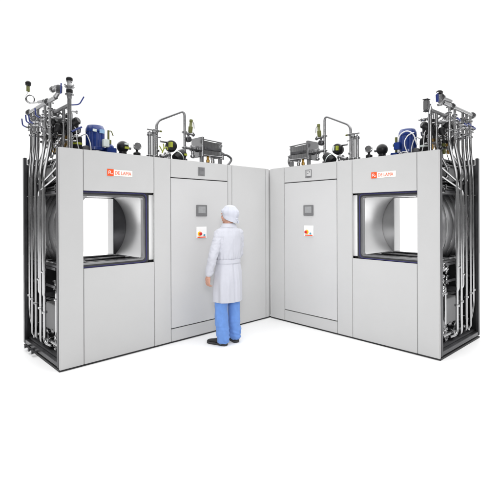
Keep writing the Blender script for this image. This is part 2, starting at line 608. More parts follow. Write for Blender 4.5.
    def end_plate(t0, t1, e0_, e1_, z0, z1, r):
        """disc of radius r with a rectangular hole"""
        mb = MB()
        k_ = 96
        vs = []
        for t in (t0, t1):
            for k in range(k_):
                a = 2 * math.pi * k / k_
                ca, sa = math.cos(a), math.sin(a)
                vs.append((vc[0] + r * ca, t, vc[1] + r * sa))
            for k in range(k_):
                a = 2 * math.pi * k / k_
                ca, sa = math.cos(a), math.sin(a)
                he = (e1_ - vc[0]) if ca > 0 else (vc[0] - e0_)
                hz = (z1 - vc[1]) if sa > 0 else (vc[1] - z0)
                s = min(he / max(abs(ca), 1e-6), hz / max(abs(sa), 1e-6))
                s = min(s, r * 0.992)
                vs.append((vc[0] + s * ca, t, vc[1] + s * sa))
        fs = []
        for k in range(k_):
            k2 = (k + 1) % k_
            A, B, C_, D_ = 0, k_, 2 * k_, 3 * k_
            fs += [(A + k, A + k2, B + k2, B + k), (C_ + k, D_ + k, D_ + k2, C_ + k2), (A + k, C_ + k, C_ + k2, A + k2), (B + k, B + k2, D_ + k2, D_ + k)]
        return mb.add(vs, fs)
    P('vessel_end', end_plate(1.175, 1.19, 0.20, 1.142, 1.03, 1.825, 0.69), 'frame' if L else 'seg_lit', vo)  # same plate on both machines; shaded left and lit right by colour
    P('rear_jamb', MB().box((1.142, 1.192, 1.03), (1.149, D + 0.12, 1.825)).box((0.19, 1.192, 1.826), (1.149, D + 0.12, 1.834)), 'white_sheet')

    # ---- pipework in the open end
    e1, e2 = 0.055, 0.170

    def pipe(name, pts, r=0.017, fil=0.06, mt='steel', rings=()):
        mb = MB().tube(pts, r, fil)
        for p, ax in rings:
            ferrule(mb, p, ax, r * 1.75)
        return P(name, mb, mt)

    # headers
    pipe('header_pipe', [(e1, 1.165, 2.85), (e1, 0.24, 2.85)], 0.023, 0, 'steel', [((e1, 1.16, 2.85), (0, 1, 0)), ((e1, 0.5, 2.85), (0, 1, 0))])
    pipe('header_pipe', [(e2, 1.12, 2.78), (e2, 0.17, 2.78)], 0.021, 0, 'satin', [((e2, 1.115, 2.78), (0, 1, 0)), ((e2, 0.62, 2.78), (0, 1, 0))])
    # drops from the outer header, each cranked towards the back lower down
    drops = [(1.08, 1.165, 0.42, 1.04, 0.12), (0.95, 1.06, 0.13, None, 0), (0.83, 0.92, 0.12, None, 0), (0.58, 0.755, 0.11, None, 0), (0.42, 0.625, 0.16, 0.46, 0.15)]
    for i, (ta, tb, zb, tc_, zc) in enumerate(drops):
        z1, z2 = 2.42 - 0.03 * (i % 3), 2.06 + 0.05 * (i % 2)
        pts = [(e1, ta, 2.84), (e1, ta, z1), (e1, tb, z2), (e1, tb, zb)]
        if tc_ is None:
            pts.append((e1 + 0.15, tb, zb))
        if tc_ is not None:
            pts = pts[:3] + [(e1, tb, zb if zb > 0.3 else zc), (e1 + 0.02, tc_, zc)]
        o = pipe('drop_pipe', pts, 0.0165, 0.08, 'bright' if i in (0, 3, 4) else 'steel', [((e1, ta, 2.56), (0, 0, 1)), ((e1, ta, 2.76), (0, 0, 1)), ((e1, tb, 0.62 - 0.03 * i), (0, 0, 1))])
    # inner drops from the second header
    for i, (ta, tb, zb) in enumerate(((1.00, 1.10, 1.98), (0.72, 0.96, 2.00), (0.34, 0.50, 2.02))):
        pipe('drop_pipe', [(e2, ta, 2.77), (e2, ta, 2.36), (0.105, tb, 2.12), (0.105, tb, zb), (0.26, tb, zb)], 0.017, 0.07, 'steel', [((e2, ta, 2.62), (0, 0, 1))])
    # sloping run-outs behind the front post
    for i, (ta, za, tb, zb_) in enumerate(((0.15, 2.13, 0.69, 0.60), (0.14, 2.03, 0.838, 0.62))):
        e_ = 0.060
        pipe('branch_pipe', [(e_ + 0.04, ta - 0.05, za + 0.05), (e_, ta, za), (e_, tb, za - 0.16), (e_, tb, zb_ + 0.05), (e_ + 0.2, tb, zb_)], 0.0115, 0.06, 'bright', [((e_, tb, 0.95 - 0.1 * i), (0, 0, 1))])
    pipe('branch_pipe', [(0.15, 0.12, 1.98), (0.15, 0.50, 1.90), (0.15, 0.50, 1.86), (0.26, 0.50, 1.84)], 0.010, 0.06, 'bright')
    # big pipe loops at the bottom of the bay
    pipe('return_pipe', [(0.30, 0.44, 0.80), (0.12, 0.44, 0.80), (0.12, 0.44, 0.24), (0.12, 0.30, 0.15), (0.34, 0.22, 0.15)], 0.015, 0.08, 'bright', [((0.12, 0.44, 0.66), (0, 0, 1))])
    pipe('return_pipe', [(0.34, 0.19, 0.84), (0.20, 0.19, 0.84), (0.20, 0.19, 0.34), (0.20, 0.30, 0.22), (0.4, 0.30, 0.22)], 0.016, 0.09, 'steel', [((0.20, 0.19, 0.62), (0, 0, 1))])
    pipe('return_pipe', [(0.10, 1.0, 0.18), (0.10, 0.30, 0.18)], 0.024, 0, 'steel', [((0.10, 0.8, 0.18), (0, 1, 0)), ((0.10, 0.55, 0.18), (0, 1, 0))])

    P('junction_box', MB().box((0.20, 0.78, 2.00), (0.36, 1.06, 2.17)), 'box_paint', bevel=0.006)
    for i, (za, ta, tb) in enumerate(((2.19, 0.20, 1.15), (2.02, 0.24, 0.74), (1.93, 0.20, 1.05), (1.90, 0.30, 0.95))):
        pipe('branch_pipe', [(0.30, ta, za + 0.02), (0.19, ta, za + 0.02), (0.19, tb, za - 0.02), (0.30, tb, za - 0.02)], 0.013, 0.05, ('steel', 'bright')[i % 2], [((0.19, (ta + tb) / 2, za), (0, 1, -0.05))])
    # lever valves on the drops
    for i, (ta, z) in enumerate(((1.10, 2.66), (0.95, 2.68), (0.83, 2.66), (0.60, 2.69))):
        v = MB()
        v.lathe((e1, ta, z), (0, 0, 1), [(0.022, -0.045), (0.034, -0.043), (0.034, -0.034), (0.026, -0.030), (0.034, -0.012), (0.036, 0), (0.034, 0.012), (0.026, 0.030), (0.034, 0.034), (0.034, 0.043), (0.022, 0.045)], 18)
        v.cyl((e1, ta, z), (e1 - 0.05, ta, z), 0.011, seg=10)
        vo_ = P('lever_valve', v, 'steel')
        hb = MB()
        if L:
            hb.tube([(e1 - 0.052, ta, z), (e1 - 0.085, ta + 0.02, z + 0.02), (e1 - 0.09, ta + 0.03, z + 0.10)], 0.008, 0.02, seg=8)
        else:
            hb.tube([(e1 - 0.052, ta, z), (e1 - 0.06, ta - 0.02, z + 0.005), (e1 - 0.06, ta - 0.11, z + 0.012)], 0.009, 0.02, seg=8)
        P('valve_handle', hb, 'handle', vo_)
    # membrane valves with black actuators under the inner header
    for i, (ta, z, mt) in enumerate(((0.33, 2.58, 'brass'), (0.50, 2.60, 'brass'), (0.68, 2.56, 'olive'), (0.86, 2.58, 'brass'))):
        e = e2 + 0.045 + 0.02 * (i % 2)
        v = MB()
        v.lathe((e, ta, z - 0.10), (0.35, -0.25, 0.9), [(0.018, 0), (0.030, 0.02), (0.030, 0.04), (0.050, 0.05), (0.056, 0.075), (0.056, 0.13), (0.046, 0.155), (0.020, 0.165)], 18)
        vo_ = P('membrane_valve', v, 'black')
        P('valve_bonnet', MB().lathe((e, ta, z - 0.23), (0.1, 0, 1), [(0.014, 0), (0.020, 0.02), (0.020, 0.09), (0.026, 0.10), (0.026, 0.13)], 14), mt, vo_)
        c = MB().tube([(e, ta - 0.04, z + 0.02), (e + 0.05, ta - 0.09, z - 0.02), (e + 0.06, ta - 0.1, z - 0.2), (e + 0.1, ta - 0.08, z - 0.30)], 0.004, 0.05, seg=6)
        P('air_line', c, 'cable', vo_)
        v = MB()
        v.tube([(e2, ta - 0.02, z - 0.16), (e2 + 0.12, ta - 0.02, z - 0.16)], 0.015, 0)
        ferrule(v, (e2 + 0.06, ta - 0.02, z - 0.16), (1, 0, 0), 0.026)
        P('cross_pipe', v, 'steel')

    for i, (ta, z, e_a, e_b) in enumerate(((0.38, 2.66, e1, 0.30), (0.52, 2.50, e1, 0.24), (0.78, 2.62, e1, 0.30), (1.02, 2.55, e1, 0.26), (0.64, 2.72, e2, 0.32))):
        v = MB().tube([(e_a, ta, z + 0.05), (e_a, ta - 0.01, z), (e_b, ta - 0.01, z), (e_b, ta - 0.01, z - 0.12)], 0.0145, 0.05)
        ferrule(v, (e_b, ta - 0.01, z - 0.09), (0, 0, 1), 0.027)
        ferrule(v, ((e_a + e_b) / 2, ta - 0.01, z), (1, 0, 0), 0.027)
        P('cross_pipe', v, ('satin', 'steel')[i % 2])
    for i, (e, ta, z) in enumerate(((0.26, 0.26, 2.62), (0.27, 0.44, 2.68), (0.11, 0.50, 2.64), (0.11, 0.72, 2.57), (0.28, 0.60, 2.50))):
        v = MB().lathe((e, ta, z), (-0.6 if i % 2 else 0.3, -0.5, 0.25), [(0.02, -0.06), (0.034, -0.05), (0.034, -0.02), (0.042, -0.01), (0.044, 0.04), (0.03, 0.055)], 16)
        v.cyl((e, ta, z), (e, ta, 2.285 if e > 0.26 else z - 0.12), 0.012, seg=10)
        P('pneumatic_valve', v, 'black' if i != 3 else 'frame')
    for i, (e, ta) in enumerate(((0.24, 0.30), (0.30, 0.52), (0.25, 0.70), (0.33, 0.86))):
        v = MB().tube([(e, ta, 2.20), (e, ta, 2.74 - 0.05 * (i % 2)), (e2, ta, 2.78)], 0.0125, 0.05)
        ferrule(v, (e, ta, 2.45), (0, 0, 1), 0.024)
        P('riser_pipe', v, 'steel')

    rnd = random.Random(11 if L else 23)
    for i in range(30):
        kind = i % 5
        e, ta, z = rnd.uniform(0.10, 0.34), rnd.uniform(0.24 if kind < 3 else 0.55, 1.08), rnd.uniform(2.40, 2.74)
        ax = rnd.choice([(1, 0, 0), (0, 1, 0), (0, 0, 1), (0.3, -0.6, 0.7)])
        if kind in (0, 1):
            v = MB().lathe((e, ta, z), ax, [(0.013, -0.07), (0.013, -0.045), (0.024, -0.043), (0.024, -0.030), (0.016, -0.026), (0.027, -0.010), (0.027, 0.010), (0.016, 0.026), (0.024, 0.030), (0.024, 0.043), (0.013, 0.045), (0.013, 0.07)], 14)
            P('pipe_fitting', v, ('satin', 'bright')[kind])
        elif kind == 2:
            v = MB().lathe((e, ta, z), (rnd.uniform(-0.4, 0.4), -0.3, 1), [(0.012, -0.10), (0.012, -0.04), (0.026, -0.035), (0.032, -0.01), (0.032, 0.04), (0.020, 0.055)], 14)
            P('small_actuator', v, 'black')
        elif kind == 3:
            v = MB().tube([(e, ta, z + 0.10), (e, ta, z), (e + 0.07, ta - 0.05, z - 0.03), (e + 0.07, ta - 0.05, z - 0.16)], 0.010, 0.04, seg=9)
            P('bent_pipe', v, 'steel')
        else:
            v = MB().tube([(e, ta, z), (e + 0.04, ta - 0.05, z + 0.05), (e + 0.09, ta - 0.05, z - 0.05), (e + 0.06, ta, z - 0.20)], 0.0045, 0.05, seg=6)
            P('air_line', v, 'black' if i % 2 else 'cable')
    # tall front pipe and what sits on it
    tp = MB().tube([(e2, 0.17, 2.283), (e2, 0.17, 2.84)], 0.0215, 0)
    tp.lathe((e2, 0.17, 2.30), (0, 0, 1), [(0.055, -0.010), (0.055, 0.004), (0.028, 0.006)], 20)
    P('stand_pipe', tp, 'steel')
    if L:
        st_ = MB().lathe((e2, 0.17, 2.84), (0, 0, 1), [(0.0215, 0), (0.026, 0.02), (0.026, 0.04), (0.044, 0.042), (0.044, 0.055), (0.024, 0.057), (0.022, 0.09), (0.031, 0.10), (0.031, 0.12), (0.044, 0.122), (0.044, 0.136), (0.026, 0.140), (0.021, 0.17), (0.029, 0.18), (0.031, 0.215), (0.016, 0.22)], 20)
        for k in range(4):
            a = k * math.pi / 2 + 0.4
            st_.cyl((e2 + 0.05 * math.cos(a), 0.17 + 0.05 * math.sin(a), 2.97), (e2 + 0.065 * math.cos(a), 0.17 + 0.065 * math.sin(a), 2.985), 0.008, seg=8)
        so = P('control_valve', st_, 'satin')
        P('valve_head', MB().lathe((e2, 0.17, 3.030), (0, 0, 1), [(0.030, 0), (0.034, 0.01), (0.034, 0.03), (0.026, 0.04)], 18), 'black', so)
        P('valve_collar', MB().lathe((e2, 0.17, 2.905), (0, 0, 1), [(0.028, 0), (0.034, 0.005), (0.034, 0.03), (0.028, 0.035)], 18), 'black', so)
        P('valve_handle', MB().tube([(e2 + 0.015, 0.15, 2.775), (e2 + 0.09, 0.13, 2.79), (e2 + 0.135, 0.12, 2.88)], 0.007, 0.03, seg=8), 'handle', so)
        P('side_knob', MB().lathe((e2 + 0.010, 0.16, 2.71), (1, -0.2, 0), [(0.010, 0), (0.010, 0.05), (0.020, 0.052), (0.020, 0.066)], 12), 'satin', so)
        P('lever_handle', MB().tube([(e2 + 0.015, 0.15, 2.49), (e2 + 0.06, 0.14, 2.52), (e2 + 0.115, 0.13, 2.55)], 0.010, 0.02, seg=8), 'handle', so)
        # angle valve on the outer header
        av = MB().tube([(e1, 0.26, 2.86), (e1, 0.18, 2.87), (e1, 0.13, 2.945), (e1, 0.22, 2.965), (e1, 0.33, 2.955)], 0.021, 0.05)
        ferrule(av, (e1, 0.335, 2.955), (0, 1, 0), 0.032)
        ferrule(av, (e1, 0.155, 2.905), (0, -0.4, 1), 0.032)
        ao = P('angle_valve', av, 'satin')
        P('valve_body', MB().lathe((e1, 0.145, 2.875), (0, -0.1, 1), [(0.024, 0), (0.030, 0.008), (0.030, 0.07), (0.024, 0.08)], 16), 'frame', ao)
        P('valve_handle', MB().bar((e1 - 0.01, 0.070, 2.85), (e1 - 0.01, 0.055, 2.955), 0.010, 0.012), 'handle', ao)
        # thermometer on a curled tube
        tb = MB()
        pts = [(e1, 0.42, 2.87), (e1, 0.60, 2.885), (e1, 0.75, 2.90), (e1 + 0.01, 0.92, 2.93), (e1 + 0.02, 1.06, 2.955)]
        for k in range(17):
            a = 2 * math.pi * k / 12.5
            pts.append((e1 - 0.046 * math.sin(a), 1.10 + 0.002 * k + 0.010 * math.sin(a), 3.010 - 0.048 * math.cos(a)))
        pts += [(e1 - 0.040, 1.16, 3.06), (e1 - 0.012, 1.195, 3.10), (e1, 1.20, 3.14)]
        tb.tube(pts, 0.0075, 0.02, seg=8)
        tb.cyl((e1, 0.62, 2.888), (e1, 0.80, 2.912), 0.018, seg=12)
        to = P('gauge_tube', tb, 'steel')
        P('probe_sleeve', MB().lathe((e1, 1.20, 3.115), (0, 0, 1), [(0.012, 0), (0.020, 0.01), (0.020, 0.07), (0.014, 0.085)], 14), 'olive', to)
        P('probe_head', MB().lathe((e1, 1.195, 3.185), (0, 0, 1), [(0.018, 0), (0.032, 0.012), (0.034, 0.045), (0.022, 0.06)], 16), 'black', to)
        # drain stubs under the sill
        for t, z in ((0.98, 0.055), (0.84, 0.05), (0.72, 0.048)):
            d = MB().tube([(0.02, t, z), (-0.055, t, z)], 0.013, 0, seg=10)
            d.lathe((-0.052, t, z), (-1, 0, 0), [(0.022, -0.012), (0.022, 0.006), (0.014, 0.008)], 12)
            P('drain_stub', d, 'frame')
    else:
        b = MB().box((e2 - 0.026, 0.048, 2.755), (e2 + 0.026, 0.112, 2.868))
        bo = P('sensor_box', b, 'satin', bevel=0.008)
        P('box_cap', MB().box((e2 - 0.031, 0.044, 2.870), (e2 + 0.031, 0.117, 2.880)), 'frame', bo, bevel=0.003)
        P('box_base', MB().box((e2 - 0.029, 0.046, 2.742), (e2 + 0.029, 0.114, 2.753)), 'frame', bo, bevel=0.003)
        P('box_bracket', MB().cyl((e2, 0.113, 2.785), (e2, 0.19, 2.785), 0.022), 'steel', bo)
        mv = MB().lathe((e1, 0.16, 2.80), (0, -0.12, 1), [(0.026, 0), (0.030, 0.02), (0.020, 0.03), (0.018, 0.06), (0.028, 0.065), (0.028, 0.12), (0.014, 0.13)], 16)
        mv.tube([(e1, 0.24, 2.85), (e1, 0.21, 2.92), (e1, 0.17, 2.95)], 0.013, 0.03)
        mo = P('mast_valve', mv, 'satin')
        P('valve_handle', MB().bar((e1, 0.095, 2.83), (e1, 0.085, 2.92), 0.022, 0.024), 'handle', mo)
        P('valve_head', MB().lathe((e1, 0.148, 2.925), (0, 0.1, 1), [(0.026, 0), (0.036, 0.008), (0.034, 0.03), (0.022, 0.042)], 16).bar((e1, 0.12, 2.94), (e1, 0.21, 2.925), 0.016, 0.02), 'black', mo)
        P('air_line', MB().tube([(e1, 0.12, 2.94), (e1, 0.03, 2.90), (e1 + 0.02, -0.02, 2.78), (e1 + 0.06, 0.02, 2.70)], 0.006, 0.08, seg=6), 'cable', mo)
        pipe('header_pipe', [(e1, 0.20, 2.90), (e1, 0.46, 2.905)], 0.022, 0, 'satin', [((e1, 0.21, 2.90), (0, 1, 0))])

    # ---- bottom of the bay: service box, pump, fittings
    P('service_box', MB().box((0.15, 0.50, 0.26), (0.42, 0.88, 0.57)), 'box_paint', bevel=0.006)
    pm = MB().lathe((0.20, 0.36, 0.30), (0.2, 1, 0), [(0.03, -0.07), (0.03, -0.03), (0.095, -0.02), (0.10, 0.02), (0.095, 0.05), (0.07, 0.06), (0.07, 0.22), (0.06, 0.24)], 22)
    P('circulation_pump', pm, 'satin')
    for k in range(10):
        t = 0.24 + 0.085 * (k % 6)
        z = (0.66, 0.74, 0.155)[k % 3] + 0.05 * ((k * 7) % 3)
        e = 0.16 + 0.03 * ((k * 5) % 4)
        v = MB().lathe((e, t, z), ((k % 2), 0.3, 1 - (k % 2)), [(0.018, -0.05), (0.030, -0.045), (0.030, -0.03), (0.020, -0.02), (0.034, -0.01), (0.034, 0.015), (0.018, 0.02), (0.018, 0.05), (0.028, 0.052), (0.028, 0.062)], 14)
        P('pipe_fitting', v, ('bright', 'steel', 'satin')[k % 3])
    for k, (t, z) in enumerate(((0.20, 0.70), (0.33, 0.76), (0.50, 0.70), (0.24, 0.42), (0.36, 0.52))):
        P('black_valve', MB().lathe((0.20, t, z), (-1, 0.1, 0.2), [(0.02, -0.06), (0.02, 0), (0.040, 0.01), (0.044, 0.05), (0.03, 0.06)], 16), 'black')
    for k in range(9):
        t = 0.16 + 0.115 * k
        v = MB().tube([(0.10 + 0.03 * (k % 2), t, 0.10), (0.10 + 0.03 * (k % 2), t, 0.17 + 0.03 * (k % 3)), (0.10 + 0.03 * (k % 2), t + 0.07, 0.20 + 0.03 * (k % 3)), (0.26, t + 0.07, 0.20 + 0.03 * (k % 3))], 0.012, 0.035, seg=10)
        ferrule(v, (0.10 + 0.03 * (k % 2), t, 0.135), (0, 0, 1), 0.024)
        P('drain_elbow', v, ('bright', 'frame', 'steel')[k % 3])
    cr = MB()
    for k in range(5):
        t = 0.18 + 0.09 * k
        cr.tube([(0.17, t, 0.20), (0.17, t, 0.36 + 0.03 * (k % 2)), (0.17, t + 0.07, 0.40 + 0.03 * (k % 2)), (0.30, t + 0.07, 0.42)], 0.011, 0.04, seg=8)
    P('small_bore_pipe', cr, 'bright')
    rb_ = random.Random(5 if L else 9)
    for i in range(22):
        z = rb_.uniform(0.76, 0.98) if i % 2 else rb_.uniform(0.60, 0.70) if i % 4 else rb_.uniform(0.14, 0.26)
        e, t = rb_.uniform(0.11, 0.22), rb_.uniform(0.16, 0.56)
        if i % 3 == 0:
            v = MB().tube([(e, t, z + 0.07), (e, t, z), (e, t + 0.08, z - 0.02), (e + 0.12, t + 0.08, z - 0.02)], 0.011, 0.035, seg=10)
            ferrule(v, (e, t, z + 0.05), (0, 0, 1), 0.021)
            P('bent_pipe', v, 'bright')
        else:
            v = MB().lathe((e, t, z), ((1, 0, 0), (0, 1, 0), (0, 0.3, 1))[i % 3], [(0.012, -0.06), (0.012, -0.04), (0.023, -0.038), (0.023, -0.026), (0.015, -0.022), (0.027, -0.008), (0.027, 0.010), (0.015, 0.022), (0.023, 0.026), (0.023, 0.038), (0.012, 0.04), (0.012, 0.06)], 14)
            P('pipe_fitting', v, ('bright', 'steel', 'satin')[(i // 3) % 3])
    # wall bracket holding the pipes
    for z in (1.0, 0.80, 1.85):
        P('pipe_bracket', MB().bar((0.10, 0.40, z), (0.10, D - 0.07, z), 0.010, 0.028), 'frame')

    # ---- roof equipment
    RZ = 2.2805
    TR = 0.40

    # vertical motor
    mc = 0.548
    mo_ = MB()
    seg = 40
    prof = [(0.095, 2.345), (0.108, 2.355), (0.108, 2.385), (0.098, 2.39), (0.098, 2.56), (0.108, 2.565), (0.106, 2.60), (0.088, 2.640), (0.04, 2.648)]
    vs, fs = [], []
    for j, (r, z) in enumerate(prof):
        for k in range(seg):
            a = 2 * math.pi * k / seg
            rr = r * (1.07 if (k % 2 and 3 <= j <= 4) else 1.0)
            vs.append((mc + rr * math.cos(a), TR + rr * math.sin(a), z))
    for j in range(len(prof) - 1):
        for k in range(seg):
            k2 = (k + 1) % seg
            fs.append((j * seg + k, j * seg + k2, (j + 1) * seg + k2, (j + 1) * seg + k))
    fs.append(tuple(range(seg)))
    fs.append(tuple((len(prof) - 1) * seg + k for k in range(seg)))
    mo_.add(vs, fs)
    mot = P('fan_motor', mo_, 'blue')
    P('motor_flange', MB().lathe((mc, TR, RZ), (0, 0, 1), [(0.15, 0.002), (0.15, 0.02), (0.11, 0.024), (0.10, 0.064)], 26), 'satin', mot)
    P('terminal_box', MB().box((mc + 0.03, TR - 0.155, 2.385), (mc + 0.105, TR - 0.108, 2.475)), 'label' if L else 'blue', mot, bevel=0.005)
    if L:
        P('rating_label', MB().box((mc + 0.005, TR - 0.1120, 2.545), (mc + 0.065, TR - 0.1060, 2.590)), 'steelblue', mot)
        P('rating_label', MB().box((mc - 0.075, TR - 0.1125, 2.555), (mc - 0.030, TR - 0.1088, 2.585)), 'label', mot)
        yc = MB().tube([(mc + 0.135, TR - 0.06, RZ), (mc + 0.135, TR - 0.06, 2.60)], 0.012, 0)
        yc.tube([(mc + 0.135, TR - 0.06, 2.59), (mc + 0.17, TR - 0.06, 2.60), (mc + 0.195, TR - 0.06, 2.54)], 0.006, 0.03, seg=8)
        yc.bar((mc + 0.11, TR - 0.07, 2.46), (mc + 0.16, TR - 0.07, 2.46), 0.03, 0.05)
        P('valve_spindle', yc, 'olive')
        bb = MB().box((mc + 0.09, TR - 0.12, RZ + 0.002), (mc + 0.21, TR - 0.01, 2.39))
        bb.lathe((mc + 0.155, TR - 0.065, 2.385), (0, 0, 1), [(0.04, 0), (0.04, 0.03), (0.02, 0.05)], 16)
        P('gear_case', bb, 'blue', mot, bevel=0.006)
    else:
        cb = MB()
        cb.tube([(mc + 0.02, TR - 0.10, 2.30), (mc + 0.07, TR - 0.13, 2.42), (mc + 0.04, TR - 0.13, 2.57), (mc - 0.05, TR - 0.12, 2.61), (mc - 0.13, TR - 0.12, 2.56), (mc - 0.17, TR - 0.11, 2.42)], 0.0075, 0.09, seg=8)
        cb.tube([(mc - 0.08, TR - 0.11, 2.29), (mc - 0.04, TR - 0.135, 2.38), (mc - 0.02, TR - 0.14, 2.47), (mc - 0.07, TR - 0.13, 2.55), (mc - 0.14, TR - 0.12, 2.57)], 0.0065, 0.08, seg=8)
        cb.tube([(mc + 0.10, TR - 0.11, 2.29), (mc + 0.04, TR - 0.135, 2.34), (mc - 0.04, TR - 0.135, 2.36), (mc - 0.10, TR - 0.13, 2.30)], 0.0055, 0.06, seg=8)
        P('motor_cable', cb, 'cable', mot)
        yc = MB().tube([(mc + 0.135, TR - 0.03, RZ), (mc + 0.135, TR - 0.03, 2.56)], 0.016, 0)
        yc.bar((mc + 0.10, TR - 0.04, 2.46), (mc + 0.17, TR - 0.04, 2.46), 0.02, 0.03)
        P('valve_spindle', yc, 'olive')
        P('gear_case', MB().box((mc + 0.09, TR - 0.10, RZ + 0.002), (mc + 0.18, TR - 0.02, 2.36)), 'blue', mot, bevel=0.006)

    # actuator with grey cap near the front corner
    ab = MB().lathe((0.335, 0.40, RZ), (0, 0, 1), [(0.03, 0), (0.03, 0.04), (0.052, 0.05), (0.056, 0.08), (0.056, 0.19), (0.048, 0.22), (0.026, 0.235), (0.026, 0.26)], 22)
    ao = P('valve_actuator', ab, 'black')
    P('actuator_band', MB().lathe((0.335, 0.40, RZ + 0.115), (0, 0, 1), [(0.0568, 0), (0.0575, 0.004), (0.0575, 0.020), (0.0568, 0.024)], 22), 'lime' if L else 'label', ao)
    P('actuator_cap', MB().lathe((0.335, 0.40, RZ + 0.255), (0.15, 0, 1), [(0.034, 0), (0.040, 0.01), (0.040, 0.05), (0.028, 0.06)], 18), 'satin', ao)
    P('air_line', MB().tube([(0.375, 0.38, 2.50), (0.42, 0.34, 2.53), (0.46, 0.32, 2.42), (0.462, 0.31, 2.285)], 0.006, 0.07, seg=7), 'cable', ao)
    P('fan_housing', MB().lathe((0.425, 0.33, 2.335), (0.1, -1, 0.1), [(0.02, -0.08), (0.062, -0.07), (0.062, -0.01), (0.055, 0), (0.02, 0.004)], 22), 'dark')

    # round black actuator, gauge
    bo_ = MB().ball((0.895, 0.40, 2.435), (0.074, 0.07, 0.074), 24, 14)
    bo_.lathe((0.895, 0.40, RZ), (0, 0, 1), [(0.05, 0), (0.05, 0.03), (0.045, 0.10)], 18)
    b = P('round_actuator', bo_, 'black')
    if L:
        P('actuator_label', MB().box((0.885, 0.3225, 2.405), (0.940, 0.340, 2.432)), 'lime', b)
        P('white_label', MB().box((0.885, 0.3270, 2.455), (0.940, 0.345, 2.475)), 'label', b)
    P('side_nipple', MB().cyl((0.965, 0.40, 2.43), (1.0, 0.40, 2.43), 0.02), 'satin', b)
    g = MB().lathe((1.092, 0.40, 2.465), (-0.12 if L else -0.1, -1, 0.15), [(0.044, -0.02), (0.050, -0.015), (0.050, 0.012), (0.044, 0.016), (0.041, 0.010)], 26)
    go = P('pressure_gauge', g, 'bright')
    P('gauge_stem', MB().lathe((1.092, 0.41, RZ), (0, 0, 1), [(0.045, 0), (0.05, 0.02), (0.03, 0.06), (0.045, 0.07), (0.045, 0.10), (0.015, 0.12), (0.015, 0.15)], 16), 'black', go)
    for e in (0.80, 1.165, 0.99):
        P('roof_bolt', MB().lathe((e, 0.36, RZ), (0, 0, 1), [(0.028, 0), (0.028, 0.02), (0.018, 0.03), (0.018, 0.05)], 10), 'dark')

    # twin stand pipes with clamps
    for e, zt in ((1.268, 2.655), (1.335, 2.685)):
        tpb = MB().tube([(e, 0.40, RZ), (e, 0.40, zt)], 0.0235, 0)
        tpb.lathe((e, 0.40, zt), (0, 0, 1), [(0.030, -0.01), (0.030, 0.008), (0.012, 0.012), (0.012, 0.03)], 14)
        for z in (2.36, zt - 0.02):
            ferrule(tpb, (e, 0.40, z), (0, 0, 1), 0.034)
        P('stand_pipe', tpb, 'satin')
    P('pipe_bridge', MB().bar((1.22, 0.395, 2.36), (1.40, 0.395, 2.36), 0.014, 0.018), 'satin')
    P('pipe_bridge', MB().bar((1.23, 0.395, 2.70), (1.41, 0.395, 2.70), 0.012, 0.014), 'satin')
    P('lime_knob', MB().cyl((1.405, 0.37, 2.695), (1.43, 0.37, 2.695), 0.012, seg=10), 'olive')

    # arched pipe over the roof
    ea, eb = 1.385, 1.832
    ar = MB().tube([(ea, 0.42, RZ), (ea, 0.42, 2.835), (eb, 0.42, 3.05), (eb, 0.42, RZ)], 0.0185, 0.085, seg=14, n=8)
    for e, z in ((ea, 2.70), (ea, 2.44), (eb, 2.745), (eb, 2.53), (eb, 2.36)):
        ferrule(ar, (e, 0.42, z), (0, 0, 1), 0.034)
    for e, z in ((ea, 2.62), (eb, 2.74), (eb, 2.53)):
        ar.bar((e - 0.055, 0.41, z), (e + 0.055, 0.41, z), 0.010, 0.012)
    P('arched_pipe', ar, 'satin')
    sv = MB().lathe((1.925, 0.42, 2.745), (0.1, 0, 1), [(0.016, 0), (0.030, 0.02), (0.032, 0.09), (0.024, 0.10), (0.020, 0.16), (0.026, 0.165), (0.024, 0.195), (0.010, 0.20)], 16)
    svo = P('safety_valve', sv, 'olive')
    P('valve_lever', MB().tube([(1.945, 0.42, 2.93), (1.99, 0.42, 2.90), (1.995, 0.42, 2.82)], 0.006, 0.02, seg=7), 'satin', svo)
    P('valve_base', MB().tube([(eb, 0.42, 2.735), (1.985, 0.42, 2.735)], 0.018, 0).lathe((1.98, 0.42, 2.735), (1, 0, 0), [(0.03, -0.01), (0.03, 0.008), (0.02, 0.012)], 14), 'satin', svo)
    P('regulator', MB().lathe((1.888, 0.40, 2.655), (0, -1, 0), [(0.03, -0.04), (0.042, -0.03), (0.042, 0.01), (0.030, 0.02)], 18).cyl((1.888, 0.41, 2.655), (1.888, 0.41, 2.735), 0.016), 'frame')

    # black actuators beside the arch
    d1 = MB().lathe((1.600, 0.40, 2.53), (-0.45 if L else -0.2, -1, 0.12), [(0.045, -0.10), (0.070, -0.09), (0.078, -0.06), (0.078, 0.0), (0.066, 0.02), (0.03, 0.028)], 26)
    d1o = P('round_actuator', d1, 'black')
    P('actuator_label', MB().bar((1.565, 0.365, 2.500), (1.565, 0.365, 2.570), 0.034, 0.055, (0, 1, 0)) if L else MB().bar((1.575, 0.370, 2.500), (1.575, 0.370, 2.565), 0.034, 0.03, (0, 1, 0)), 'lime', d1o)
    if not L:
        P('white_label', MB().bar((1.640, 0.378, 2.505), (1.640, 0.378, 2.570), 0.034, 0.025, (0, 1, 0)), 'label', d1o)
    P('actuator_stem', MB().tube([(1.60, 0.45, 2.46), (1.60, 0.45, RZ)], 0.020, 0), 'satin', d1o)
    P('side_port', MB().tube([(1.46, 0.45, 2.58), (1.56, 0.45, 2.58)], 0.014, 0), 'satin', d1o)
    d2 = MB().lathe((1.675, 0.36, 2.375), (0.85, 0, 0.62), [(0.04, -0.05), (0.066, -0.045), (0.072, -0.01), (0.072, 0.08), (0.06, 0.12), (0.03, 0.135)], 26)
    d2o = P('long_actuator', d2, 'black')
